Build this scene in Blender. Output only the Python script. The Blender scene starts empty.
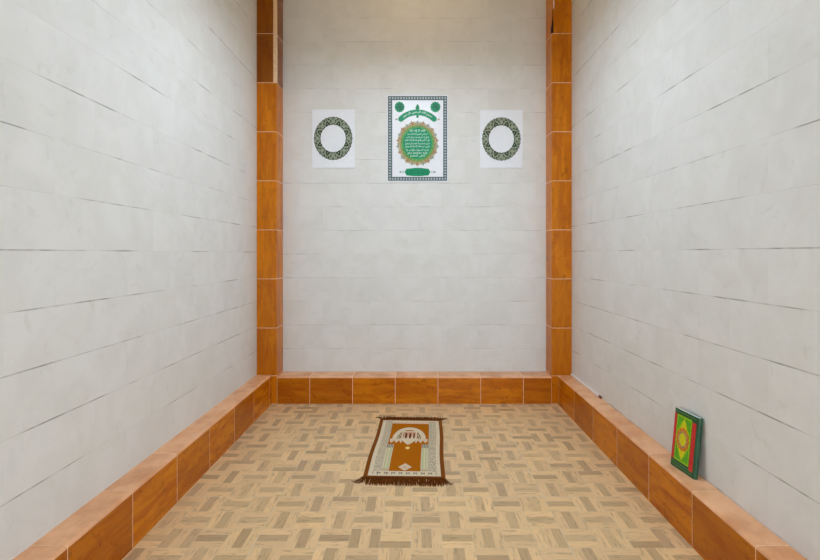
import bpy, bmesh, math, random
import numpy as np
from mathutils import Vector, Matrix

random.seed(7)
rng = np.random.default_rng(11)
scene = bpy.context.scene
COL = scene.collection

# ------------------------------------------------------------------ camera
H = 1.40                                   # eye height
F = 450.0                                  # focal length in pixels of the 820 px frame
cam = bpy.data.cameras.new('camera')
cam.sensor_width = 36.0
cam.lens = 36.0 * F / 820.0
cam.shift_x = -6.5 / 820.0
cam.shift_y = -26.5 / 820.0
cam.clip_start = 0.02
camo = bpy.data.objects.new('camera', cam)
COL.objects.link(camo)
camo.location = (0, 0, H)
camo.rotation_euler = (math.radians(90), 0, 0)
scene.camera = camo

# ------------------------------------------------------------------ world and exposure
world = bpy.data.worlds.new('world')
scene.world = world
world.use_nodes = True
bg = world.node_tree.nodes['Background']
bg.inputs[0].default_value = (0.755, 0.905, 1.05, 1)
bg.inputs[1].default_value = 6.2

scene.view_settings.view_transform = 'Standard'
scene.view_settings.look = 'None'
scene.view_settings.gamma = 1.0
scene.view_settings.use_curve_mapping = False
scene.view_settings.exposure = 0.0

LAMP_STRENGTH = 35.0
WARM_STRENGTH = 13.0

# ------------------------------------------------------------------ layout (metres)
XL, XR = -1.487, 1.445            # side walls
YB, YF = 4.378, -0.9              # back wall, open front of the room
ZC = 4.25                         # ceiling over the inner end
ZS, YS = 3.46, 3.02               # unseen lower soffit over the front, added to darken the upper back corners
CL, CR = -1.347, 1.315            # room faces of the side curbs
ZL, ZR, ZB = 0.274, 0.268, 0.252  # curb heights
YC = 4.190                        # front face of back curb
PY = 4.186                        # front face of pillars
PL, PR = -1.299, 1.259            # inner sides of pillars
ROW = 0.2296                      # wall tile row height


def srgb(r, g, b):
    def f(c):
        c /= 255.0
        return c / 12.92 if c <= 0.04045 else ((c + 0.055) / 1.055) ** 2.4
    return (f(r), f(g), f(b), 1.0)


# ------------------------------------------------------------------ node helper
class NT:
    def __init__(self, name):
        self.m = bpy.data.materials.new(name)
        self.m.use_nodes = True
        self.t = self.m.node_tree
        self.b = self.t.nodes['Principled BSDF']

    def n(self, kind, **kw):
        nd = self.t.nodes.new(kind)
        for k, v in kw.items():
            setattr(nd, k, v)
        return nd

    def link(self, a, b):
        self.t.links.new(a, b)

    def put(self, sock, v):
        if isinstance(v, bpy.types.NodeSocket):
            self.link(v, sock)
        elif v is not None:
            sock.default_value = v

    def math(self, op, a, b=None, c=None, clamp=False):
        nd = self.n('ShaderNodeMath', operation=op, use_clamp=clamp)
        self.put(nd.inputs[0], a)
        self.put(nd.inputs[1], b)
        self.put(nd.inputs[2], c)
        return nd.outputs[0]

    def mix(self, fac, a, b, blend='MIX'):
        nd = self.n('ShaderNodeMix', data_type='RGBA', blend_type=blend)
        self.put(nd.inputs['Factor'], fac)
        self.put(nd.inputs[6], a)
        self.put(nd.inputs[7], b)
        return nd.outputs[2]

    def xyz(self):
        tc = self.n('ShaderNodeTexCoord')
        s = self.n('ShaderNodeSeparateXYZ')
        self.link(tc.outputs['Object'], s.inputs[0])
        return tc.outputs['Object'], s.outputs[0], s.outputs[1], s.outputs[2]

    def comb(self, x=0.0, y=0.0, z=0.0):
        c = self.n('ShaderNodeCombineXYZ')
        for i, v in enumerate((x, y, z)):
            self.put(c.inputs[i], v)
        return c.outputs[0]

    def noise(self, vec, scale=5.0, detail=3.0, rough=0.5, dist=0.0):
        nd = self.n('ShaderNodeTexNoise')
        self.link(vec, nd.inputs['Vector'])
        nd.inputs['Scale'].default_value = scale
        nd.inputs['Detail'].default_value = detail
        nd.inputs['Roughness'].default_value = rough
        nd.inputs['Distortion'].default_value = dist
        return nd.outputs[0]

    def white(self, vec):
        nd = self.n('ShaderNodeTexWhiteNoise', noise_dimensions='3D')
        self.link(vec, nd.inputs['Vector'])
        return nd.outputs['Value']

    def ramp(self, fac, lo, hi, a=0.0, b=1.0):
        nd = self.n('ShaderNodeMapRange', interpolation_type='SMOOTHSTEP')
        self.put(nd.inputs[0], fac)
        nd.inputs[1].default_value = lo
        nd.inputs[2].default_value = hi
        nd.inputs[3].default_value = a
        nd.inputs[4].default_value = b
        return nd.outputs[0]

    def bump(self, h, strength=0.3, dist=0.002):
        nd = self.n('ShaderNodeBump')
        nd.inputs['Strength'].default_value = strength
        nd.inputs['Distance'].default_value = dist
        self.link(h, nd.inputs['Height'])
        self.link(nd.outputs[0], self.b.inputs['Normal'])

    def color(self, c):
        self.put(self.b.inputs['Base Color'], c)

    def rough(self, v):
        self.put(self.b.inputs['Roughness'], v)


def plain(name, c, rough=0.6, spec=0.4, metal=0.0, var=0.12, scale=60.0):
    k = NT(name)
    vec, _, _, _ = k.xyz()
    f = k.ramp(k.noise(vec, scale, 2.0), 0.3, 0.7)
    lo = tuple(v * (1 - var) for v in c[:3]) + (1,)
    hi = tuple(min(1, v * (1 + var)) for v in c[:3]) + (1,)
    k.color(k.mix(f, lo, hi))
    k.rough(rough)
    k.b.inputs['Specular IOR Level'].default_value = spec
    k.b.inputs['Metallic'].default_value = metal
    return k.m


# ------------------------------------------------------------------ setting materials
def wall_material(name, axis, zoff, length=0.46, line=1.0):
    """pale glazed tiles laid in running bond, thin joints with patchy dark grout and painted edge shade"""
    k = NT(name)
    vec, x, y, z = k.xyz()
    u = x if axis == 'X' else y
    zz = k.math('ADD', k.math('SUBTRACT', z, zoff), ROW * 40)
    rz = k.math('DIVIDE', zz, ROW)
    row = k.math('FLOOR', k.math('ADD', rz, 0.5))            # nearest joint
    joint = k.math('MULTIPLY', k.math('ABSOLUTE', k.math('SUBTRACT', rz, row)), ROW)
    cell = k.math('FLOOR', rz)
    off = k.math('MULTIPLY', k.math('MODULO', cell, 2.0), 0.5)
    ru = k.math('ADD', k.math('DIVIDE', k.math('ADD', u, 20.0), length), off)
    cu = k.math('FLOOR', ru)
    vj = k.math('FLOOR', k.math('ADD', ru, 0.5))
    vjoint = k.math('MULTIPLY', k.math('ABSOLUTE', k.math('SUBTRACT', ru, vj)), length)
    # dark grout and the shade of uneven tile edges, painted as streaks
    sv = k.comb(k.math('MULTIPLY', u, 2.3), k.math('MULTIPLY', row, 7.31), 0.0)
    streak = k.ramp(k.noise(sv, 1.0, 2.5, 0.6), 0.42, 0.60)
    fine = k.ramp(k.noise(k.comb(k.math('MULTIPLY', u, 9.0), k.math('MULTIPLY', row, 3.7), 0.0), 1.0, 2.0), 0.3, 0.65)
    width = k.math('MULTIPLY_ADD', streak, 0.0026, 0.0012)
    hj = k.math('SUBTRACT', 1.0, k.math('DIVIDE', joint, width), clamp=True)
    hj = k.math('POWER', hj, 0.6)
    hfac = k.math('MULTIPLY', hj, k.math('ADD', k.math('MULTIPLY', k.math('MULTIPLY', streak, fine), 0.70 * line), 0.14 * line))
    vfac = k.math('MULTIPLY', k.math('SUBTRACT', 1.0, k.math('DIVIDE', vjoint, 0.0015), clamp=True), 0.05 * line)
    # glaze: faint veins and clouding, each tile slightly different
    tone = k.white(k.comb(cell, cu, 3.0))
    shifted = k.n('ShaderNodeVectorMath', operation='ADD')
    k.link(vec, shifted.inputs[0])
    k.link(k.comb(k.math('MULTIPLY', tone, 9.0), k.math('MULTIPLY', tone, 5.0), k.math('MULTIPLY', tone, 3.0)), shifted.inputs[1])
    cloud = k.noise(shifted.outputs[0], 4.5, 4.0, 0.6, 0.6)
    base = k.mix(k.ramp(cloud, 0.3, 0.7), srgb(228, 227, 223), srgb(235, 234, 232))
    vein = k.ramp(k.noise(shifted.outputs[0], 9.0, 5.0, 0.65, 1.5), 0.56, 0.72)
    base = k.mix(k.math('MULTIPLY', vein, 0.22), base, srgb(196, 196, 180))
    base = k.mix(k.math('MULTIPLY', tone, 0.05), base, srgb(190, 188, 192))
    base = k.mix(vfac, base, srgb(120, 112, 98))
    base = k.mix(hfac, base, srgb(96, 86, 72))
    k.color(base)
    k.rough(0.45)
    k.b.inputs['Specular IOR Level'].default_value = 0.25
    h = k.math('SUBTRACT', k.math('MULTIPLY', k.noise(shifted.outputs[0], 3.0, 2.0), 0.5), hj)
    k.bump(h, 0.18, 0.002)
    return k.m


def floor_material():
    """basket weave printed ceramic: square cells of three planks, turned alternately"""
    k = NT('floor_tile')
    vec, x, y, z = k.xyz()
    c = 0.1512
    rx = k.math('DIVIDE', k.math('ADD', x, 0.026 + c * 40), c)
    ry = k.math('DIVIDE', k.math('ADD', y, -2.139 + c * 40), c)
    ix, iy = k.math('FLOOR', rx), k.math('FLOOR', ry)
    fx, fy = k.math('FRACT', rx), k.math('FRACT', ry)
    par = k.math('MODULO', k.math('ADD', ix, iy), 2.0)       # 1: planks across the view
    across = k.math('ADD', k.math('MULTIPLY', par, fy), k.math('MULTIPLY', k.math('SUBTRACT', 1.0, par), fx))
    along = k.math('ADD', k.math('MULTIPLY', par, fx), k.math('MULTIPLY', k.math('SUBTRACT', 1.0, par), fy))
    st = k.math('FLOOR', k.math('MULTIPLY', across, 3.0))
    mid = k.math('COMPARE', st, 1.0, 0.1)
    r1 = k.white(k.comb(ix, iy, 1.7))
    rs = k.white(k.comb(ix, iy, k.math('ADD', st, 4.3)))
    usual = k.math('GREATER_THAN', r1, 0.13)
    sides = k.math('MULTIPLY', k.math('SUBTRACT', 1.0, mid), k.math('SUBTRACT', 1.0, usual))
    dark = k.math('ADD', k.math('MULTIPLY', mid, usual), k.math('MULTIPLY', sides, k.math('GREATER_THAN', rs, 0.35)))
    amt = k.math('MULTIPLY', dark, k.math('MULTIPLY_ADD', rs, 0.6, 0.42))
    amt = k.math('ADD', amt, k.math('MULTIPLY', k.math('SUBTRACT', 1.0, dark), k.math('MULTIPLY', rs, 0.26)))
    # wood grain along each plank
    sx = k.math('ADD', k.math('MULTIPLY', across, 5.5), k.math('MULTIPLY', rs, 40.0))
    gv = k.comb(sx, k.math('MULTIPLY', along, 0.9), k.math('MULTIPLY', r1, 30.0))
    grain = k.noise(gv, 2.2, 4.0, 0.65, 0.4)
    col = k.mix(amt, srgb(246, 210, 156), srgb(192, 158, 116))
    col = k.mix(k.ramp(grain, 0.50, 0.70, 0.0, 0.55), col, srgb(140, 114, 82))
    rim = k.math('MINIMUM', k.math('SUBTRACT', 0.5, k.math('ABSOLUTE', k.math('SUBTRACT', fx, 0.5))), k.math('SUBTRACT', 0.5, k.math('ABSOLUTE', k.math('SUBTRACT', fy, 0.5))))
    col = k.mix(k.math('MULTIPLY', k.math('LESS_THAN', rim, 0.018), 0.35), col, srgb(226, 206, 168))
    hue = k.white(k.comb(ix, iy, 9.1))
    col = k.mix(k.math('MULTIPLY', hue, 0.16), col, srgb(196, 162, 144))
    blotch = k.noise(vec, 2.0, 3.0)
    col = k.mix(k.ramp(blotch, 0.35, 0.7, 0.0, 0.22), col, srgb(206, 178, 145))
    # tile joints every five planks-cells
    tx = k.math('FRACT', k.math('DIVIDE', rx, 5.0))
    ty = k.math('FRACT', k.math('DIVIDE', k.math('ADD', ry, 2.0), 5.0))
    jx = k.math('SUBTRACT', 0.5, k.math('ABSOLUTE', k.math('SUBTRACT', tx, 0.5)))
    jy = k.math('SUBTRACT', 0.5, k.math('ABSOLUTE', k.math('SUBTRACT', ty, 0.5)))
    j = k.math('MINIMUM', jx, jy)
    jf = k.math('LESS_THAN', j, 0.0022)
    jn = k.ramp(k.noise(vec, 7.0, 2.0), 0.40, 0.6, 0.15, 0.8)
    col = k.mix(k.math('MULTIPLY', jf, jn), col, srgb(222, 210, 188))
    k.color(col)
    k.rough(k.ramp(k.noise(vec, 12.0, 3.0), 0.3, 0.7, 0.38, 0.5))
    k.b.inputs['Specular IOR Level'].default_value = 0.35
    k.bump(k.math('SUBTRACT', k.math('MULTIPLY', grain, 0.4), jf), 0.12, 0.001)
    return k.m


def wood_tile_material(name, axis, pale=False, dark=False):
    """orange-brown wood print on glazed ceramic; grain along the given axis"""
    k = NT(name)
    vec, x, y, z = k.xyz()
    geo = k.n('ShaderNodeNewGeometry')
    isl = geo.outputs['Random Per Island']
    sc = {'X': (1.0, 6.0, 6.0), 'Y': (6.0, 1.0, 6.0), 'Z': (6.0, 6.0, 1.0)}[axis]
    o = k.math('MULTIPLY', isl, 50.0)
    v = k.comb(k.math('MULTIPLY_ADD', x, sc[0], o), k.math('MULTIPLY_ADD', y, sc[1], o), k.math('MULTIPLY_ADD', z, sc[2], k.math('MULTIPLY', isl, 31.0)))
    g1 = k.noise(v, 2.4, 6.0, 0.66, 0.7)
    g2 = k.noise(v, 8.0, 4.0, 0.7, 0.5)
    iso = k.n('ShaderNodeVectorMath', operation='ADD')
    k.link(vec, iso.inputs[0])
    k.link(k.comb(o, o, o), iso.inputs[1])
    spots = k.ramp(k.noise(iso.outputs[0], 16.0, 5.0, 0.65, 1.2), 0.54, 0.70)
    col = k.mix(k.ramp(g1, 0.34, 0.68), srgb(220, 130, 6), srgb(182, 92, 3))
    col = k.mix(k.ramp(g2, 0.55, 0.78, 0.0, 0.5), col, srgb(144, 66, 4))
    col = k.mix(k.math('MULTIPLY', spots, 0.5), col, srgb(110, 50, 8))
    col = k.mix(k.ramp(k.white(k.comb(isl, 0.0, 0.0)), 0.3, 1.0, 0.0, 0.40), col, srgb(140, 66, 12))
    if axis == 'Z' and not dark:
        col = k.mix(0.18, col, srgb(232, 140, 10))
    if dark:
        col = k.mix(0.62, col, srgb(92, 36, 6))
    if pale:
        top_sheen = k.ramp(k.noise(iso.outputs[0], 5.0, 4.0, 0.6), 0.3, 0.7, 0.50, 0.97)  # overhead light and glossy sheen on kerb tops, painted as paler colour
        col = k.mix(top_sheen, col, srgb(250, 194, 150))
    k.color(col)
    k.rough(0.24)
    k.b.inputs['Specular IOR Level'].default_value = 0.28
    k.bump(g1, 0.06, 0.001)
    return k.m


M = {}
M['wall_back'] = wall_material('pale_wall_tile_back', 'X', 1.395, line=0.55)
M['wall_side'] = wall_material('pale_wall_tile_side', 'Y', 1.4135)
M['wall_front'] = wall_material('pale_wall_tile_front', 'X', 1.4135)
M['wall_right'] = wall_material('pale_wall_tile_right', 'Y', 1.4205)
M['floor'] = floor_material()
M['wood_x'] = wood_tile_material('wood_look_tile_across', 'X')
M['wood_y'] = wood_tile_material('wood_look_tile_along', 'Y')
M['cope_x'] = wood_tile_material('sheen_coping_tile_across', 'X', True)
M['cope_y'] = wood_tile_material('sheen_coping_tile_along', 'Y', True)
M['wood_dark'] = wood_tile_material('dark_wood_look_tile_upright', 'Z', dark=True)
M['wood_z'] = wood_tile_material('wood_look_tile_upright', 'Z')
M['grout'] = plain('light_orange_grout', srgb(246, 206, 162), 0.8, 0.2)
M['ceiling'] = plain('ceiling_paint', srgb(240, 214, 164), 0.85, 0.2, var=0.03, scale=8)
M['white'] = plain('white_enamel', srgb(228, 231, 236), 0.3, 0.4, var=0.015, scale=20)
M['sheet'] = plain('white_glazed_sheet', srgb(244, 246, 252), 0.3, 0.4, var=0.012, scale=30)
M['green'] = plain('emerald_print', srgb(14, 152, 104), 0.4, 0.3, var=0.2, scale=90)
M['green_dark'] = plain('deep_green_print', srgb(8, 112, 78), 0.4, 0.3, var=0.2, scale=90)
M['leaf'] = plain('leaf_green_print', srgb(98, 164, 84), 0.4, 0.3, var=0.25, scale=70)
M['gold'] = plain('ochre_print', srgb(176, 160, 104), 0.45, 0.3, var=0.3, scale=90)
M['rust'] = plain('rust_print', srgb(174, 140, 100), 0.45, 0.3, var=0.25, scale=90)
M['ink'] = plain('blue_grey_print', srgb(92, 110, 114), 0.45, 0.3, var=0.25, scale=120)
M['ink_light'] = plain('pale_grey_print', srgb(186, 196, 198), 0.45, 0.3, var=0.15, scale=90)
M['script'] = plain('white_script_print', srgb(216, 246, 232), 0.4, 0.3, var=0.03)
M['ring_pale'] = plain('sage_print', srgb(156, 164, 144), 0.45, 0.3, var=0.34, scale=130)
M['ring_dark'] = plain('dark_olive_print', srgb(48, 66, 44), 0.45, 0.3, var=0.25, scale=120)
M['pvc'] = plain('white_plastic', srgb(250, 242, 240), 0.35, 0.4, var=0.02)
M['cap'] = plain('brown_plastic', srgb(120, 78, 56), 0.5, 0.3)
M['mortar'] = plain('bare_mortar', srgb(232, 208, 186), 0.5, 0.4, var=0.14, scale=30)
M['void'] = plain('dark_gap', srgb(40, 14, 8), 0.9, 0.1)
M['fringe'] = plain('brown_fringe_yarn', srgb(104, 56, 18), 0.95, 0.05, var=0.3, scale=70)
M['cover_green'] = plain('book_cover_green', srgb(34, 82, 54), 0.35, 0.4, var=0.12)
M['cover_red'] = plain('book_cover_red', srgb(208, 44, 48), 0.35, 0.4, var=0.12)
M['cover_lime'] = plain('book_cover_lime', srgb(150, 200, 12), 0.35, 0.4, var=0.15)
M['cover_leaf'] = plain('book_cover_leaf', srgb(86, 170, 34), 0.35, 0.4, var=0.12)
M['cover_yellow'] = plain('book_cover_yellow', srgb(214, 208, 20), 0.35, 0.4, var=0.1)
M['cover_orange'] = plain('book_cover_orange', srgb(204, 120, 30), 0.35, 0.4, var=0.35, scale=90)
M['paper'] = plain('book_pages', srgb(214, 226, 218), 0.8, 0.2, var=0.05, scale=200)


def emission(name, c, s):
    k = NT(name)
    k.b.inputs['Base Color'].default_value = (0.9, 0.9, 0.9, 1)
    k.b.inputs['Emission Color'].default_value = c
    k.b.inputs['Emission Strength'].default_value = s
    return k.m


M['warm'] = emission('warm_fill_globe', (1.0, 0.76, 0.42, 1), WARM_STRENGTH)
M['diffuser'] = emission('lamp_diffuser', (0.74, 0.905, 1.07, 1), LAMP_STRENGTH)


# ------------------------------------------------------------------ mesh helpers
def obj(name, bm, mats, parent=None, smooth=False):
    me = bpy.data.meshes.new(name)
    bmesh.ops.recalc_face_normals(bm, faces=bm.faces[:])
    bm.to_mesh(me)
    bm.free()
    if not isinstance(mats, (list, tuple)):
        mats = [mats]
    for m in mats:
        me.materials.append(m)
    if smooth:
        for p in me.polygons:
            p.use_smooth = True
    o = bpy.data.objects.new(name, me)
    COL.objects.link(o)
    if parent is not None:
        o.parent = parent
    return o


def structure(o):
    o['kind'] = 'structure'
    return o


def thing(name, label, cat, loc=(0, 0, 0), rot=(0, 0, 0), group=None):
    o = bpy.data.objects.new(name, None)
    o.empty_display_size = 0.1
    COL.objects.link(o)
    o.location = loc
    o.rotation_euler = rot
    o['label'] = label
    o['category'] = cat
    if group:
        o['group'] = group
    return o


def box(bm, a, b, bevel=0.0, seg=2, mi=0):
    lo = [min(a[i], b[i]) for i in range(3)]
    hi = [max(a[i], b[i]) for i in range(3)]
    vs = [bm.verts.new((x, y, z)) for x in (lo[0], hi[0]) for y in (lo[1], hi[1]) for z in (lo[2], hi[2])]
    fs = [(0, 1, 3, 2), (4, 6, 7, 5), (0, 4, 5, 1), (2, 3, 7, 6), (0, 2, 6, 4), (1, 5, 7, 3)]
    faces = [bm.faces.new([vs[i] for i in f]) for f in fs]
    for f in faces:
        f.material_index = mi
    if bevel:
        es = list({e for f in faces for e in f.edges})
        r = bmesh.ops.bevel(bm, geom=es, offset=bevel, segments=seg, affect='EDGES', profile=0.5)
        for f in r['faces']:
            f.material_index = mi


def prism(bm, pts, y0, y1, mi=0, to3=None):
    """polygon pts (u, v) given thickness y0..y1; to3 maps (u, depth, v) to a point"""
    to3 = to3 or (lambda u, d, v: (u, d, v))
    a = [bm.verts.new(to3(u, y0, v)) for u, v in pts]
    b = [bm.verts.new(to3(u, y1, v)) for u, v in pts]
    n = len(pts)
    fs = [bm.faces.new(a), bm.faces.new(b[::-1])]
    for i in range(n):
        j = (i + 1) % n
        fs.append(bm.faces.new((a[j], a[i], b[i], b[j])))
    for f in fs:
        f.material_index = mi


def ellipse(cx, cy, rx, ry, n=48, wob=0.0, k=0):
    out = []
    for i in range(n):
        t = 2 * math.pi * i / n
        r = 1 + wob * math.cos(k * t)
        out.append((cx + rx * r * math.cos(t), cy + ry * r * math.sin(t)))
    return out


def ring_mesh(bm, outer, inner, y0, y1, mi=0):
    n = len(outer)
    q = [[bm.verts.new((u, d, v)) for u, v in pts] for d in (y0, y1) for pts in (outer, inner)]
    for i in range(n):
        j = (i + 1) % n
        for A, B in ((q[0], q[1]), (q[2], q[3]), (q[0], q[2]), (q[1], q[3])):
            f = bm.faces.new((A[i], A[j], B[j], B[i]))
            f.material_index = mi


# ------------------------------------------------------------------ room shell
bm = bmesh.new(); box(bm, (XL - 0.12, YF - 2.5, -0.1), (XR + 0.12, YB + 0.12, 0.0)); structure(obj('floor', bm, M['floor']))
bm = bmesh.new(); box(bm, (XL - 0.12, YF, 0.0), (XL, YB + 0.12, ZC)); structure(obj('wall_left', bm, M['wall_side']))
bm = bmesh.new(); box(bm, (XR, YF, 0.0), (XR + 0.12, YB + 0.12, ZC)); structure(obj('wall_right', bm, M['wall_right']))
bm = bmesh.new(); box(bm, (XL, YB, 0.0), (XR, YB + 0.12, ZC)); structure(obj('wall_back', bm, M['wall_back']))
bm = bmesh.new(); box(bm, (XL - 0.12, YF, ZC), (XR + 0.12, YB + 0.12, ZC + 0.1)); structure(obj('ceiling', bm, M['ceiling']))
bm = bmesh.new(); box(bm, (XL, YF, ZS), (XR, YS, ZC)); structure(obj('trim_3', bm, M['ceiling']))
DX0, DX1, DZ = 0.25, 1.40, 2.35       # entrance opening behind the viewer
bm = bmesh.new()
box(bm, (XL, YF, 0), (DX0, YF + 0.12, ZS)); box(bm, (DX1, YF, 0), (XR, YF + 0.12, ZS)); box(bm, (DX0, YF, DZ), (DX1, YF + 0.12, ZS))
structure(obj('wall_front', bm, M['wall_front']))


def curb_profile(depth, top, r=0.012):
    """(distance from wall, height) outline with a rounded nosing"""
    pts = [(0, 0), (depth, 0), (depth, top - r)]
    for i in range(1, 5):
        t = i * math.pi / 8
        pts.append((depth - r + r * math.cos(t), top - r + r * math.sin(t)))
    pts.append((0, top))
    return pts


def curb(name, joints, depth, top, place, mat):
    """a low tiled kerb: one island per tile, recessed grout body behind the joints"""
    gap = 0.0024
    full = curb_profile(depth, top)
    slab = 0.013                             # thickness of the coping tiles
    cope = [(0, top - slab), (depth, top - slab)] + full[2:]
    bm = bmesh.new()
    place_prism(bm, curb_profile(depth - 0.0006, top - 0.0006), joints[0], joints[-1], place)
    root = structure(obj(name, bm, M['grout']))
    bm = bmesh.new()
    for a, b in zip(joints[:-1], joints[1:]):
        place_prism(bm, [(0, 0), (depth, 0), (depth, top - slab - 0.0004), (0, top - slab - 0.0004)], a + gap, b - gap, place)
    obj('tile_facing', bm, mat, root)
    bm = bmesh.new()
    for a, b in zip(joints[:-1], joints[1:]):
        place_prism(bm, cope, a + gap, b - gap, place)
    obj('coping', bm, M['cope_x'] if mat is M['wood_x'] else M['cope_y'], root)['label'] = 'tile along the top of the kerb, light and sheen painted in as paler colour'
    return root


def place_prism(bm, prof, a, b, place):
    A = [bm.verts.new(place(n, a, z)) for n, z in prof]
    B = [bm.verts.new(place(n, b, z)) for n, z in prof]
    bm.faces.new(A)
    bm.faces.new(B[::-1])
    for i in range(len(prof)):
        j = (i + 1) % len(prof)
        bm.faces.new((A[j], A[i], B[i], B[j]))


def joints(first, step, lo, hi):
    k0 = math.ceil((lo - first) / step)
    js = [first + k * step for k in range(k0, k0 + 60) if lo + 0.01 < first + k * step < hi - 0.01]
    return [lo] + js + [hi]


curb('baseboard_left', joints(1.738, 0.398, YF + 0.12, PY - 0.002), CL - XL, ZL, lambda n, t, z: (XL + n, t, z), M['wood_y'])
curb('baseboard_right', joints(1.745, 0.402, YF + 0.12, PY - 0.002), XR - CR, ZR, lambda n, t, z: (XR - n, t, z), M['wood_y'])
curb('baseboard_back', joints(-0.994, 0.398, PL + 0.001, PR - 0.001), YB - YC, ZB, lambda n, t, z: (t, YB - n, z), M['wood_x'])


def pillar(name, x_wall, x_in, zj, chip):
    bm = bmesh.new()
    s = 0.0025
    sx = 1 if x_in > x_wall else -1
    box(bm, (x_wall, PY + s, 0), (x_in - sx * s, YB, ZC))
    root = structure(obj(name, bm, M['grout']))
    bm = bmesh.new()
    for i, (a, b) in enumerate(zip(zj[:-1], zj[1:])):
        xa = x_in
        if chip(i):
            xa = x_in - sx * 0.034           # corner broken away here
        box(bm, (x_wall, PY, a + 0.0022), (xa, YB, b - 0.0022), 0.004, 2, 1 if chip(i) else 0)
        if chip(i):
            box(bm, (xa - sx * 0.0005, PY + 0.02, a + 0.0022), (x_in, YB, b - 0.0022), 0.003, 1, 1)
    obj('tile_cladding', bm, [M['wood_z'], M['wood_dark']], root)
    return root


TJ = 0.4566
zj = [0.0, 0.262] + [0.707 + TJ * k for k in range(0, 8)] + [ZC]
p = pillar('trim_1', XL, PL, zj, lambda i: i >= 7)
bm = bmesh.new()
z0 = zj[7]
box(bm, (PL - 0.0335, PY + 0.003, z0 + 0.004), (PL + 0.0005, PY + 0.0195, z0 + TJ - 0.004), 0.003, 2)
box(bm, (PL - 0.030, PY + 0.003, z0 + TJ + 0.003), (PL - 0.006, PY + 0.0195, ZC - 0.003), 0.003, 2)
obj('exposed_mortar', bm, M['mortar'], p)['label'] = 'bare pale mortar strip on broken pillar corner'
p = pillar('trim_2', XR, PR, zj, lambda i: False)
bm = bmesh.new()
zt = H + (253.5 - 8) / 107.5
zb = H + (253.5 - 33) / 107.5
prism(bm, [(PR - 0.0015, zb), (PR + 0.013, zb), (PR + 0.015, zb + 0.07), (PR + 0.011, zt - 0.10), (PR + 0.014, zt), (PR + 0.008, zt - 0.02), (PR + 0.003, zb + 0.13), (PR - 0.0015, zb + 0.05)], PY - 0.0015, PY + 0.03)
obj('crack', bm, M['void'], p)['label'] = 'dark crack along tile edge'
bm = bmesh.new()
prism(bm, [(PR + 0.011, zt), (PR + 0.022, zt - 0.01), (PR + 0.024, zt + 0.09), (PR + 0.012, zt + 0.11)], PY - 0.0012, PY + 0.004)
obj('exposed_mortar', bm, M['mortar'], p)['label'] = 'small pale chip above the dark crack'

# ------------------------------------------------------------------ ceiling lamp (just out of the frame)
lamp = thing('ceiling_light', 'square white ceiling light panel above the middle of the room', 'lamp', (-0.02, 2.66, ZS))
bm = bmesh.new()
box(bm, (-0.31, -0.31, -0.05), (0.31, -0.28, 0), 0.004); box(bm, (-0.31, 0.28, -0.05), (0.31, 0.31, 0), 0.004)
box(bm, (-0.31, -0.28, -0.05), (-0.28, 0.28, 0), 0.004); box(bm, (0.28, -0.28, -0.05), (0.31, 0.28, 0), 0.004)
obj('frame', bm, M['white'], lamp)
bm = bmesh.new(); box(bm, (-0.279, -0.279, -0.04), (0.279, 0.279, -0.02)); obj('diffuser', bm, M['diffuser'], lamp)

# added warm fill light, out of view, to brighten the upper back wall
warm_fill = thing('warm_fill_light', 'added warm fill light, unseen above the inner end of the room', 'lamp', (0.0, 3.55, ZC))
bm = bmesh.new()
bmesh.ops.create_cone(bm, cap_ends=True, segments=32, radius1=0.13, radius2=0.15, depth=0.03, matrix=Matrix.Translation((0, 0, -0.015)))
obj('base', bm, M['white'], warm_fill)
bm = bmesh.new()
bmesh.ops.create_uvsphere(bm, u_segments=24, v_segments=12, radius=0.11, matrix=Matrix.Translation((0, 0, -0.031 - 0.055)) @ Matrix.Scale(0.5, 4, (0, 0, 1)))
obj('globe', bm, M['warm'], warm_fill, smooth=True)

# ------------------------------------------------------------------ wall panels
PX = 1.0 / 102.8                         # metres per photo pixel on the back wall


def wx(u):
    return (u - 416.5) * PX


def wz(v):
    return H - (v - 253.5) * PX


# presentation-form shaping, so that the letters join: isolated, final, initial, medial
FORMS = {}
_c = 0xFE8D
for ch, n in [('ا', 2), ('ب', 4), ('ة', 2), ('ت', 4), ('ث', 4), ('ج', 4), ('ح', 4), ('خ', 4), ('د', 2), ('ذ', 2), ('ر', 2), ('ز', 2), ('س', 4), ('ش', 4), ('ص', 4), ('ض', 4), ('ط', 4), ('ظ', 4), ('ع', 4), ('غ', 4), ('ف', 4), ('ق', 4), ('ك', 4), ('ل', 4), ('م', 4), ('ن', 4), ('ه', 4), ('و', 2), ('ى', 2), ('ي', 4)]:
    FORMS[ch] = (_c, n)
    _c += n
FORMS.update({'ء': (0xFE80, 1), 'أ': (0xFE83, 2), 'ؤ': (0xFE85, 2), 'إ': (0xFE87, 2), 'ئ': (0xFE89, 4)})


def shape_arabic(s):
    out = []
    for w in s.split():
        g = []
        for i, ch in enumerate(w):
            base, n = FORMS[ch]
            prev = i > 0 and FORMS[w[i - 1]][1] == 4
            nxt = i < len(w) - 1 and n == 4 and FORMS[w[i + 1]][1] > 1
            if n == 1:
                prev = nxt = False
            k = 0 if not prev and not nxt else 1 if prev and not nxt else 2 if not prev else 3
            g.append(chr(base + k))
        out.append(''.join(g[::-1]))
    return ' '.join(out[::-1])


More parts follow.
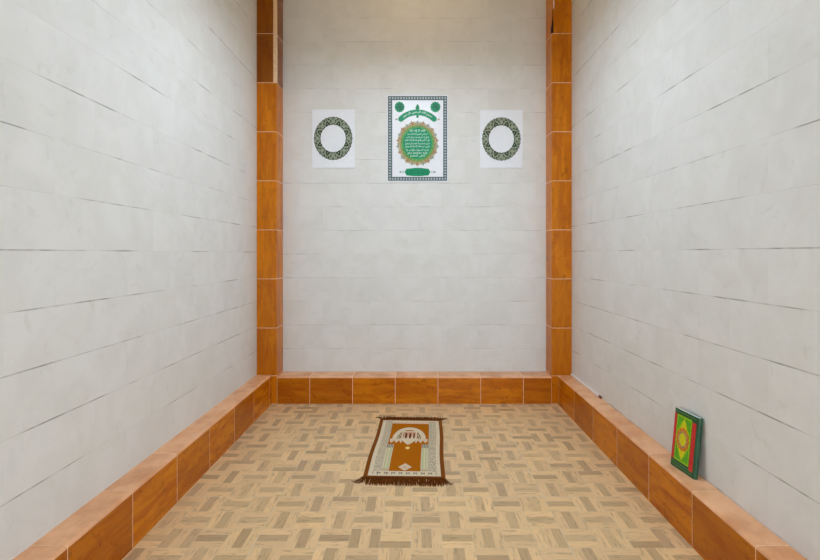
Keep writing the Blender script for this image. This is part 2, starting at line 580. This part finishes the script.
def text_faces(body):
    """flat outline faces of a line of writing, centred, unit width"""
    cu = bpy.data.curves.new('writing', 'FONT')
    cu.body = body
    cu.resolution_u = 2
    cu.offset = 0.012
    cu.fill_mode = 'FRONT'
    o = bpy.data.objects.new('writing', cu)
    COL.objects.link(o)
    dg = bpy.context.evaluated_depsgraph_get()
    me = o.evaluated_get(dg).to_mesh()
    vs = [(v.co.x, v.co.y) for v in me.vertices]
    fs = [tuple(q.vertices) for q in me.polygons]
    o.evaluated_get(dg).to_mesh_clear()
    bpy.data.objects.remove(o)
    bpy.data.curves.remove(cu)
    x0, x1 = min(v[0] for v in vs), max(v[0] for v in vs)
    y0, y1 = min(v[1] for v in vs), max(v[1] for v in vs)
    w = x1 - x0
    vs = [((x - (x0 + x1) / 2) / w, (y - (y0 + y1) / 2) / (y1 - y0)) for x, y in vs]
    return vs, fs


def add_text(bm, body, width, height, fn, depth):
    vs, fs = text_faces(shape_arabic(body))
    V = []
    for x, y in vs:
        u, v = fn(x * width, y * height)
        V.append(bm.verts.new((u, depth, v)))
    for f in fs:
        if len(set(f)) > 2:
            try:
                bm.faces.new([V[i] for i in f])
            except ValueError:
                pass


# -- the large calligraphy panel; local x across, local z up, front towards -y
cxp, czp = wx(417.5), wz(138.5)
panel = thing('calligraphy_panel', 'green and white calligraphy panel with round inscription, centred high on the back wall', 'wall panel', (cxp, YB - 0.001, czp))


def L(u, v):
    return ((u - 417.5) * PX, -(v - 138.5) * PX)


def rect(u0, v0, u1, v1):
    a, b = L(u0, v1), L(u1, v0)
    return [(a[0], a[1]), (b[0], a[1]), (b[0], b[1]), (a[0], b[1])]


D0 = -0.006                              # sheet front
bm = bmesh.new(); prism(bm, rect(387.0, 95.3, 448.0, 182.0), 0.0, D0); obj('backing_sheet', bm, M['sheet'], panel)
bm = bmesh.new()
O, I = rect(387.9, 96.3, 447.1, 180.9), rect(392.2, 100.4, 443.2, 177.0)
ring_mesh(bm, O, I, D0, D0 - 0.001, 0)
# woven chain in the border band: pale lozenges on dark
n = 30
for i in range(n):
    v = 98.3 + (178.9 - 98.3) * i / (n - 1)
    for u in (390.0, 445.2):
        c = L(u, v)
        prism(bm, [(c[0] - 0.012, c[1]), (c[0], c[1] - 0.0095), (c[0] + 0.012, c[1]), (c[0], c[1] + 0.0095)], D0 - 0.001, D0 - 0.0018, 1)
n = 20
for i in range(1, n):
    u = 390.0 + (445.2 - 390.0) * i / n
    for v in (98.3, 179.0):
        c = L(u, v)
        prism(bm, [(c[0] - 0.0095, c[1]), (c[0], c[1] - 0.012), (c[0] + 0.0095, c[1]), (c[0], c[1] + 0.012)], D0 - 0.001, D0 - 0.0018, 1)
obj('border', bm, [M['ink'], M['ink_light']], panel)

# medallion: outer floral wreath, leaf ring, green disc
mc = L(417.5, 143.6)
bm = bmesh.new()
prism(bm, ellipse(mc[0], mc[1], 18.0 * PX, 19.6 * PX, 96, 0.02, 24), D0, D0 - 0.001, 0)
for i in range(44):
    t = 2 * math.pi * i / 44
    rr = (19.3 if i % 2 else 18.4)
    c = (mc[0] + rr * PX * math.cos(t), mc[1] + (rr + 1.5) * PX * math.sin(t))
    s = (0.022 if i % 2 else 0.017) * random.uniform(0.85, 1.15)
    pts = [(c[0] + s * (1 + 0.45 * math.cos(5 * a)) * 0.8 * math.cos(a + t), c[1] + s * (1 + 0.45 * math.cos(5 * a)) * 0.8 * math.sin(a + t)) for a in [2 * math.pi * q / 20 for q in range(20)]]
    prism(bm, pts, D0 - 0.001, D0 - 0.0016 - 0.0001 * (i % 3), [0, 1, 0, 2][i % 4])
for i in range(36):                      # rust dots in the wreath
    t = 2 * math.pi * (i + 0.5) / 36
    c = (mc[0] + 17.3 * PX * math.cos(t), mc[1] + 18.7 * PX * math.sin(t))
    prism(bm, ellipse(c[0], c[1], 0.008, 0.008, 8), D0 - 0.0016, D0 - 0.0022, 1)
obj('wreath', bm, [M['gold'], M['rust'], M['ring_pale']], panel)
bm = bmesh.new(); ring_mesh(bm, ellipse(mc[0], mc[1], 16.6 * PX, 17.8 * PX, 96, 0.02, 32), ellipse(mc[0], mc[1], 14.0 * PX, 15.2 * PX, 96), D0 - 0.001, D0 - 0.0026)
obj('leaf_ring', bm, M['leaf'], panel)
bm = bmesh.new(); prism(bm, ellipse(mc[0], mc[1], 14.4 * PX, 15.6 * PX, 72), D0 - 0.001, D0 - 0.0032); obj('medallion', bm, M['green'], panel)

LINES = ['الله لا إله إلا', 'هو الحي القيوم لا تأخذه سنة', 'ولا نوم له ما في السموات وما في الأرض', 'من ذا الذي يشفع عنده إلا بإذنه يعلم', 'ما بين أيديهم وما خلفهم ولا يحيطون', 'بشيء من علمه إلا بما شاء وسع', 'كرسيه السموات والأرض ولا', 'يؤده حفظهما وهو', 'العلي العظيم']
bm = bmesh.new()
nl = len(LINES)
for i, s in enumerate(LINES):
    v = 131.2 + i * (156.2 - 131.2) / (nl - 1)
    dy = abs(v - 143.6) / 15.6
    w = 2 * 14.4 * math.sqrt(max(0.05, 1 - dy * dy)) * 0.86
    c = L(417.5, v)
    add_text(bm, s, w * PX, 3.1 * PX, lambda x, y, c=c: (c[0] + x, c[1] + y), D0 - 0.0040)
obj('inscription', bm, M['script'], panel)['label'] = 'lines of white Arabic script in the green disc'

# arched banner with finials
AR = 24.0                                # arc radius in photo pixels
ac = (417.5, 112.6 + AR)


def arc(t, r):
    return L(ac[0] + r * math.sin(t), ac[1] - r * math.cos(t))


T1 = math.asin(16.5 / AR)
N = 24
outer = [arc(-T1 + 2 * T1 * i / N, AR + 2.8) for i in range(N + 1)]
inner = [arc(-T1 + 2 * T1 * i / N, AR - 2.8) for i in range(N + 1)]
bm = bmesh.new()
A = [[bm.verts.new((u, d, v)) for u, v in pts] for d in (D0, D0 - 0.0025) for pts in (outer, inner)]
for i in range(N):
    for P, Q in ((A[0], A[1]), (A[2], A[3]), (A[0], A[2]), (A[1], A[3])):
        bm.faces.new((P[i], P[i + 1], Q[i + 1], Q[i]))
for e in (0, N):
    bm.faces.new((A[0][e], A[1][e], A[3][e], A[2][e]))
for c, r in (((417.5, 108.2), 2.0), ((417.5, 106.0), 1.1), ((417.5, 116.6), 1.3)):
    q = L(*c)
    prism(bm, ellipse(q[0], q[1], r * PX, r * 1.25 * PX, 16), D0, D0 - 0.0027)
for s in (-1, 1):
    e = arc(s * T1, AR)
    prism(bm, ellipse(e[0], e[1], 2.7 * PX, 2.8 * PX, 20), D0, D0 - 0.0024)
banner = obj('banner', bm, M['green'], panel)
bm = bmesh.new()


def bend(x, y):
    t = x / (AR * PX)
    return arc(t, AR + y / PX)


add_text(bm, 'بسم الله الرحمن الرحيم', 30 * PX, 3.6 * PX, bend, D0 - 0.0032)
obj('inscription', bm, M['script'], banner)['label'] = 'white Arabic script along the arched banner'


def finials(spots):
    bm = bmesh.new()
    for u, v, s in spots:
        c = L(u, v)
        ring_mesh(bm, ellipse(c[0], c[1], 0.016, 0.012, 20), ellipse(c[0], c[1], 0.010, 0.006, 20), D0, D0 - 0.0014, 0)
        c2 = L(u + 2.4 * s, v)
        prism(bm, [(c2[0] - 0.008, c2[1]), (c2[0], c2[1] - 0.01), (c2[0] + 0.009, c2[1]), (c2[0], c2[1] + 0.01)], D0, D0 - 0.0014, 1)
    return bm


obj('finial', finials([(398.6, 119.6, -1)]), [M['ink_light'], M['ink']], panel)
obj('finial', finials([(436.4, 119.6, 1)]), [M['ink_light'], M['rust']], panel)
# corner rosettes
for u in (399.6, 435.4):
    c = L(u, 107.2)
    bm = bmesh.new()
    prism(bm, ellipse(c[0], c[1], 4.9 * PX, 5.2 * PX, 48, 0.05, 12), D0, D0 - 0.0016, 0)
    prism(bm, ellipse(c[0], c[1], 3.2 * PX, 3.4 * PX, 48, 0.12, 8), D0 - 0.0016, D0 - 0.0022, 1)
    for i in range(8):
        t = i * math.pi / 4
        q = (c[0] + 1.9 * PX * math.cos(t), c[1] + 2.0 * PX * math.sin(t))
        prism(bm, ellipse(q[0], q[1], 0.0042, 0.0042, 8), D0 - 0.0022, D0 - 0.0027, 0)
    obj('rosette', bm, [M['green'], M['green_dark']], panel)
# cartouche at the foot
bm = bmesh.new()
pts = []
for (u, v) in [(404.6, 172.2), (406.5, 168.9), (410, 168.6), (413.5, 168.1), (417.5, 167.9), (421.5, 168.1), (425, 168.6), (428.5, 168.9), (430.4, 172.2), (428.5, 175.6), (425, 175.9), (421.5, 176.2), (417.5, 176.3), (413.5, 176.2), (410, 175.9), (406.5, 175.6)]:
    pts.append(L(u, v))
prism(bm, pts, D0, D0 - 0.0022)
cart = obj('cartouche', bm, M['green'], panel)
bm = bmesh.new()
for k in range(7):
    c = L(408.5 + 3 * k, 172.1)
    ring_mesh(bm, ellipse(c[0], c[1], 0.012, 0.021, 20), ellipse(c[0], c[1], 0.008, 0.016, 20), D0 - 0.0022, D0 - 0.0028)
obj('ornament', bm, M['green_dark'], cart)
obj('finial', finials([(402.6, 172.1, -1)]), [M['ink_light'], M['ink']], panel)
obj('finial', finials([(432.4, 172.1, 1)]), [M['ink_light'], M['ink']], panel)


# -- two white panels with an ornamental oval ring
def oval_panel(label, u0, v0, u1, v1, cu, cv):
    root = thing('oval_panel', label, 'wall panel', (wx(cu), YB - 0.001, wz(cv)), group='white panels with an oval ring')
    bm = bmesh.new()
    prism(bm, [((u0 - cu) * PX, -(v1 - cv) * PX), ((u1 - cu) * PX, -(v1 - cv) * PX), ((u1 - cu) * PX, -(v0 - cv) * PX), ((u0 - cu) * PX, -(v0 - cv) * PX)], 0.0, D0)
    obj('backing_sheet', bm, M['sheet'], root)
    a, b = 19.0 * PX, 21.4 * PX
    ia, ib = 12.7 * PX, 13.8 * PX
    bm = bmesh.new()
    ring_mesh(bm, ellipse(0, 0, a, b, 120, 0.012, 32), ellipse(0, 0, ia, ib, 120, 0.012, 20), D0, D0 - 0.0015, 0)
    obj('ring', bm, M['ring_pale'], root)
    bm = bmesh.new()
    for i in range(8):                   # leafy dark triangles on the inner edge
        t = 2 * math.pi * (i + 0.5) / 8
        def pt(r, dt):
            ra, rb = ia + (a - ia) * r, ib + (b - ib) * r
            return (ra * math.cos(t + dt), rb * math.sin(t + dt))
        prism(bm, [pt(0.03, -0.20), pt(0.02, 0.0), pt(0.03, 0.20), pt(0.30, 0.13), pt(0.62, 0.035), pt(0.62, -0.035), pt(0.30, -0.13)], D0 - 0.0015, D0 - 0.0022, 0)
        prism(bm, [pt(0.14, -0.05), pt(0.14, 0.05), pt(0.40, 0.0)], D0 - 0.0022, D0 - 0.0027, 1)
        for s in (-1, 1):                # scrolls and dots towards the rim
            prism(bm, [pt(0.72, s * 0.06), pt(0.90, s * 0.10), pt(0.80, s * 0.19), pt(0.60, s * 0.17), pt(0.66, s * 0.11)], D0 - 0.0015, D0 - 0.0021, 0)
            prism(bm, [pt(0.22, s * 0.25), pt(0.36, s * 0.21), pt(0.56, s * 0.26), pt(0.34, s * 0.30)], D0 - 0.0015, D0 - 0.0021, 0)
            prism(bm, [pt(0.40, s * 0.16), pt(0.58, s * 0.19), pt(0.74, s * 0.30), pt(0.56, s * 0.27)], D0 - 0.0015, D0 - 0.0021, 0)
            prism(bm, [pt(0.62, s * 0.36), pt(0.82, s * 0.33), pt(0.90, s * 0.385), pt(0.74, s * 0.385)], D0 - 0.0015, D0 - 0.0021, 0)
            prism(bm, [pt(0.06, s * 0.26), pt(0.18, s * 0.30), pt(0.16, s * 0.385), pt(0.05, s * 0.37)], D0 - 0.0015, D0 - 0.0021, 0)
        prism(bm, [pt(0.76, -0.035), pt(0.70, 0.0), pt(0.76, 0.035), pt(0.98, 0.0)], D0 - 0.0015, D0 - 0.0021, 0)
    ring_mesh(bm, ellipse(0, 0, a * 1.005, b * 1.005, 120, 0.012, 32), ellipse(0, 0, a * 0.972, b * 0.975, 120, 0.012, 32), D0, D0 - 0.002, 0)
    ring_mesh(bm, ellipse(0, 0, ia * 1.03, ib * 1.03, 120, 0.012, 20), ellipse(0, 0, ia * 0.995, ib * 0.995, 120, 0.012, 20), D0, D0 - 0.002, 0)
    obj('ornament', bm, [M['ring_dark'], M['ring_pale']], root)


oval_panel('white panel with olive oval ring on the back wall, left of the calligraphy', 312.3, 109.6, 355.0, 168.0, 333.3, 138.6)
oval_panel('white panel with olive oval ring on the back wall, right of the calligraphy', 479.8, 110.2, 522.6, 168.0, 501.2, 139.2)

# ------------------------------------------------------------------ prayer rug
RW, RL = 0.516, 0.985
rug = thing('prayer_rug', 'brown and cream prayer rug with dark fringes on the tiled floor', 'rug', (-0.062, 3.287, 0.0), (0, 0, math.radians(-2.2)))
NX, NY = 132, 250
BROWN, BROWN2 = srgb(120, 62, 18)[:3], srgb(146, 84, 22)[:3]
CREAM, CREAM2 = srgb(224, 206, 176)[:3], srgb(196, 178, 144)[:3]
FIELD, FIELD2 = srgb(182, 104, 4)[:3], srgb(160, 86, 4)[:3]
SAGE, GREYG, PINK, YEL, DK = srgb(196, 196, 150)[:3], srgb(122, 120, 104)[:3], srgb(214, 164, 138)[:3], srgb(238, 206, 120)[:3], srgb(110, 62, 24)[:3]


def rug_colour(s, t, i, j):
    """s across 0..1, t from the near edge 0..1"""
    x, y = s - 0.5, t
    if s < 0.055 or s > 0.945 or t > 0.972:
        return BROWN2 if (i * 7 + j * 3) % 5 < 2 else BROWN
    if t < 0.024:
        return BROWN if (i + 2 * j) % 7 else BROWN2
    e = min(s, 1 - s)
    zig = abs(((t * 19) % 1) - 0.5) * 2
    zs = abs(((s * 11) % 1) - 0.5) * 2
    if e < 0.105 or t > 0.950 or t < 0.034:
        return CREAM
    if e < 0.185 and t > 0.08:           # outer figured border
        w = (e - 0.105) / 0.08
        lo = abs(((t * 24) % 1) - 0.5) * 2
        q = abs(w - 0.5) * 1.7 + lo * 0.9
        if 0.50 < q < 0.80:
            return GREYG if (i + j) % 4 else CREAM2
        if q < 0.28:
            return PINK
        if q > 1.35:
            return GREYG
        return CREAM2 if w < 0.06 or w > 0.94 else CREAM
    if t < 0.088:                        # near border
        w = (t - 0.034) / 0.054
        if e > 0.1 and abs(w - 0.5) < 0.28 and zs > 0.45 and (zs < 0.75 or abs(w - 0.5) < 0.1):
            return GREYG
        return CREAM
    if e < 0.215:
        return CREAM if (j % 3) else GREYG
    if t > 0.905:                        # far border
        w = (t - 0.905) / 0.045
        return PINK if 0.3 < w < 0.62 else CREAM
    if t < 0.50 and e < 0.305:           # columns beside the niche
        w = (e - 0.215) / 0.09
        if t > 0.44:
            return GREYG if (w * 4) % 1 < 0.55 else CREAM
        if t < 0.12:
            return CREAM2
        return SAGE if 0.12 < w < 0.88 and abs(w - 0.5) > 0.08 else CREAM
    # flower at the near end of the field
    fx, fy = x / 0.085, (t - 0.145) / 0.052
    if abs(fx) + abs(fy) < 1.0:
        return PINK if abs(fx) + abs(fy) < 0.28 or 0.5 < abs(fx) + abs(fy) < 0.62 else CREAM
    # lamp
    if (x / 0.03) ** 2 + ((t - 0.437) / 0.022) ** 2 < 1:
        return YEL
    # mosque arch with crescent band and dome
    ax, ay = x / 0.245, (t - 0.60) / 0.225
    rr = math.hypot(ax, ay) if ay > 0 else 9
    if 0.74 < rr < 1.0:
        return CREAM
    dx, dy = x / 0.115, (t - 0.585) / 0.165
    if abs(dx) < 1 and -0.55 < dy < 1 and abs(dx) + max(0, -dy) * 1.6 < 1:
        if abs(dx) + max(0, -dy) * 1.6 > 0.82 or dy > 0.9:
            return CREAM
        q = int((dx + 1) * 4.0)
        if dy > 0.15 and (dy < 0.75) and q % 2 == 0:
            return DK
        return PINK if dy > 0.3 else CREAM
    if 0 < ay < 0.62 and rr <= 0.74 and abs(x) > 0.12:
        return DK if (int(abs(x) * 90) + int(t * 45)) % 3 == 0 else CREAM2
    bx = abs(x)                          # scalloped shoulders under the arch
    if bx > 0.10 and bx < 0.275 and 0.545 + 0.02 * math.cos(bx * 90) < t < 0.60:
        return CREAM if (i + j) % 5 else PINK
    return FIELD2 if (math.sin(i * 1.7 + j * 0.31) + math.sin(j * 0.9)) > 0.9 else FIELD


cols = []
bm = bmesh.new()
grid = [[None] * (NX + 1) for _ in range(NY + 1)]
for j in range(NY + 1):
    for i in range(NX + 1):
        xx, yy = (i / NX - 0.5) * RW, (j / NY - 0.5) * RL
        xx += 0.003 * math.sin(yy * 9.0) * (abs(i / NX - 0.5) * 2)
        zz = 0.0065 + 0.0006 * math.sin(i * 2.1) * math.sin(j * 2.7) + 0.0012 * math.sin(yy * 11 + 1) * math.sin(xx * 8)
        edge = min(i, NX - i, j, NY - j)
        if edge == 0:
            zz -= 0.002
        grid[j][i] = bm.verts.new((xx, yy, zz))
for j in range(NY):
    for i in range(NX):
        bm.faces.new((grid[j][i], grid[j][i + 1], grid[j + 1][i + 1], grid[j + 1][i]))
        c = rug_colour((i + 0.5) / NX, (j + 0.5) / NY, i, j)
        kf = random.uniform(0.88, 1.10)
        cols.append(tuple(v * kf for v in c) + (1.0,))
loop = [grid[0][i] for i in range(NX + 1)] + [grid[j][NX] for j in range(1, NY + 1)] + [grid[NY][i] for i in range(NX - 1, -1, -1)] + [grid[j][0] for j in range(NY - 1, 0, -1)]
low = [bm.verts.new((v.co.x, v.co.y, 0.0003)) for v in loop]
for i in range(len(loop)):
    k2 = (i + 1) % len(loop)
    bm.faces.new((loop[i], low[i], low[k2], loop[k2]))
    cols.append(BROWN + (1.0,))
bm.faces.new(low[::-1])
cols.append(BROWN + (1.0,))
k = NT('woven_rug_pile')
at = k.n('ShaderNodeAttribute', attribute_name='weave')
k.color(at.outputs['Color'])
k.rough(0.95)
k.b.inputs['Specular IOR Level'].default_value = 0.1
vec, _, _, _ = k.xyz()
k.bump(k.noise(vec, 420.0, 2.0), 0.4, 0.002)
bm.faces.index_update()
pile = obj('pile', bm, k.m, rug)
ca = pile.data.color_attributes.new('weave', 'FLOAT_COLOR', 'CORNER')
buf = np.zeros((len(pile.data.loops), 4), dtype=np.float32)
for f in pile.data.polygons:
    buf[f.loop_start:f.loop_start + f.loop_total] = cols[f.index]
ca.data.foreach_set('color', buf.ravel())


def fringe(sign, length):
    """knotted woollen strands along one short end"""
    bm = bmesh.new()
    n = 260
    for i in range(n):
        s = i / (n - 1) - 0.5
        x = s * RW * 0.995
        y = sign * RL / 2
        side = 0.0
        Ls = length * random.uniform(0.75, 1.2)
        if abs(s) > 0.46:                # corner tufts splay outwards
            side = math.copysign((abs(s) - 0.46) / 0.04 * 0.055, s)
        tilt = random.uniform(-0.008, 0.008) + side
        if sign < 0 and (random.random() < 0.04 or 0.27 < s < 0.29):
            continue
        w = random.uniform(0.0018, 0.0028)
        z0 = random.uniform(0.004, 0.007)
        path = [(x, y - sign * 0.004, z0 + 0.001), (x + tilt * 0.35, y + sign * Ls * 0.4, z0), (x + tilt * 0.75, y + sign * Ls * 0.75, z0 * 0.7), (x + tilt, y + sign * Ls * (1.0 - 0.5 * abs(side) / 0.055), 0.0022)]
        prev = None
        for q, (a, b, c) in enumerate(path):
            ww = w * (1.0 if q < 3 else 0.55)
            rg = [bm.verts.new((a + ww * math.cos(t), b, max(0.0004, c + ww * 0.8 * math.sin(t)))) for t in (0, 1.57, 3.14, 4.71)]
            if prev:
                for m in range(4):
                    bm.faces.new((prev[m], prev[(m + 1) % 4], rg[(m + 1) % 4], rg[m]))
            else:
                bm.faces.new(rg)
            prev = rg
        bm.faces.new(prev[::-1])
    return obj('fringe', bm, M['fringe'], rug)


fringe(-1, 0.078)
fringe(1, 0.066)

# ------------------------------------------------------------------ book leaning on the right kerb
BW, BH, BT = 0.168, 0.305, 0.026
lean = math.radians(5.8)
ang = math.radians(-83)                # book's own x axis (towards the spine) runs towards the viewer
book = thing('book', 'green and red hardback book with yellow medallion cover leaning on the right wall', 'book', (1.376, 2.337, ZR + 0.0006))
Mx = Matrix.Translation((1.376, 2.337, ZR + 0.0006)) @ Matrix.Rotation(ang, 4, 'Z') @ Matrix.Rotation(-lean, 4, 'X')
book.matrix_world = Mx
# local: x across (-BW/2 left .. +BW/2 spine), y 0 front face .. +BT back, z up


def face_prism(bm, pts, d, mi=0, base=0.0):
    prism(bm, pts, base, -d, mi)


bm = bmesh.new(); box(bm, (-BW / 2, 0, 0), (BW / 2 - 0.004, 0.0028, BH), 0.001, 2); cover = obj('front_cover', bm, M['cover_green'], book)
bm = bmesh.new(); box(bm, (-BW / 2, BT - 0.0028, 0), (BW / 2 - 0.004, BT, BH), 0.001, 2); obj('back_cover', bm, M['cover_green'], book)
bm = bmesh.new()
sp = [(BW / 2 - 0.006, 0.0), (BW / 2 + 0.001, 0.003), (BW / 2 + 0.004, 0.009), (BW / 2 + 0.005, BT / 2), (BW / 2 + 0.004, BT - 0.009), (BW / 2 + 0.001, BT - 0.003), (BW / 2 - 0.006, BT)]
A = [bm.verts.new((u, v, 0)) for u, v in sp]; B = [bm.verts.new((u, v, BH)) for u, v in sp]
bm.faces.new(A); bm.faces.new(B[::-1])
for i in range(len(sp)):
    j = (i + 1) % len(sp)
    bm.faces.new((A[j], A[i], B[i], B[j]))
obj('spine', bm, M['cover_green'], book)
bm = bmesh.new(); box(bm, (-BW / 2 + 0.005, 0.003, 0.004), (BW / 2 - 0.007, BT - 0.003, BH - 0.0012), 0.001, 1); obj('page_block', bm, M['paper'], book)


def band(bm, x0, z0, x1, z1, d, mi=0):
    face_prism(bm, [(x0, z0), (x1, z0), (x1, z1), (x0, z1)], d, mi)


bm = bmesh.new()
band(bm, -BW / 2 + 0.001, 0.040, -BW / 2 + 0.018, BH - 0.024, 0.0006)
band(bm, BW / 2 - 0.038, 0.026, BW / 2 - 0.012, BH - 0.034, 0.0006)
obj('red_band', bm, M['cover_red'], cover)['label'] = 'red band at the side of the cover'
px0, px1 = -BW / 2 + 0.021, BW / 2 - 0.042
pxm = (px0 + px1) / 2
pz0, pz1 = 0.042, BH - 0.026
bm = bmesh.new(); band(bm, px0, pz0, px1, pz1, 0.0006); 
# darker leaf corners
for sx in (0, 1):
    for sz in (0, 1):
        X = lambda f: px0 + (px1 - px0) * (f if not sx else 1 - f)
        Z = lambda f: pz0 + (pz1 - pz0) * (f if not sz else 1 - f)
        face_prism(bm, [(X(0.06), Z(0.04)), (X(0.55), Z(0.04)), (X(0.34), Z(0.13)), (X(0.22), Z(0.24)), (X(0.06), Z(0.36))], 0.0009, 1, -0.0005)
pan = obj('cover_panel', bm, [M['cover_lime'], M['cover_leaf']], cover)
bm = bmesh.new()
zc = (pz0 + pz1) / 2
hw, hh = (px1 - px0) / 2, (pz1 - pz0) / 2
face_prism(bm, [(pxm - hw * 0.95, zc), (pxm - hw * 0.62, zc - hh * 0.36), (pxm, zc - hh * 0.92), (pxm + hw * 0.55, zc - hh * 0.36), (pxm + hw * 0.95, zc), (pxm + hw * 0.55, zc + hh * 0.36), (pxm, zc + hh * 0.92), (pxm - hw * 0.55, zc + hh * 0.36)], 0.0012, 0, -0.0005)
face_prism(bm, ellipse(pxm, zc, hw * 0.86, hh * 0.50, 48, 0.07, 12), 0.0016, 1, -0.0010)
face_prism(bm, ellipse(pxm, zc, hw * 0.62, hh * 0.36, 48, 0.05, 8), 0.0020, 2, -0.0014)
face_prism(bm, ellipse(pxm, zc, hw * 0.44, hh * 0.27, 40, 0.05, 8), 0.0024, 0, -0.0018)
obj('medallion', bm, [M['cover_yellow'], M['cover_orange'], M['rust']], pan)
for zz in (0.028, 0.014, BH - 0.013):
    bm = bmesh.new()
    band(bm, -BW / 2 + 0.006, zz - 0.0012, BW / 2 - 0.016, zz + 0.0012, 0.0006)
    obj('cover_rule', bm, M['leaf'], cover)

# ------------------------------------------------------------------ plastic cable duct lying at the foot of the right wall
duct = thing('cable_duct', 'short white plastic duct along the right wall foot, near the corner pillar', 'cable duct', (XR, 0, ZR))
bm = bmesh.new(); box(bm, (-0.014, 3.54, 0.0004), (-0.0005, PY - 0.002, 0.018), 0.002, 2); obj('duct', bm, M['pvc'], duct)
bm = bmesh.new(); box(bm, (-0.016, 3.50, 0.0004), (-0.0005, 3.539, 0.020), 0.003, 2); obj('end_cap', bm, M['cap'], duct)['label'] = 'brown end piece'
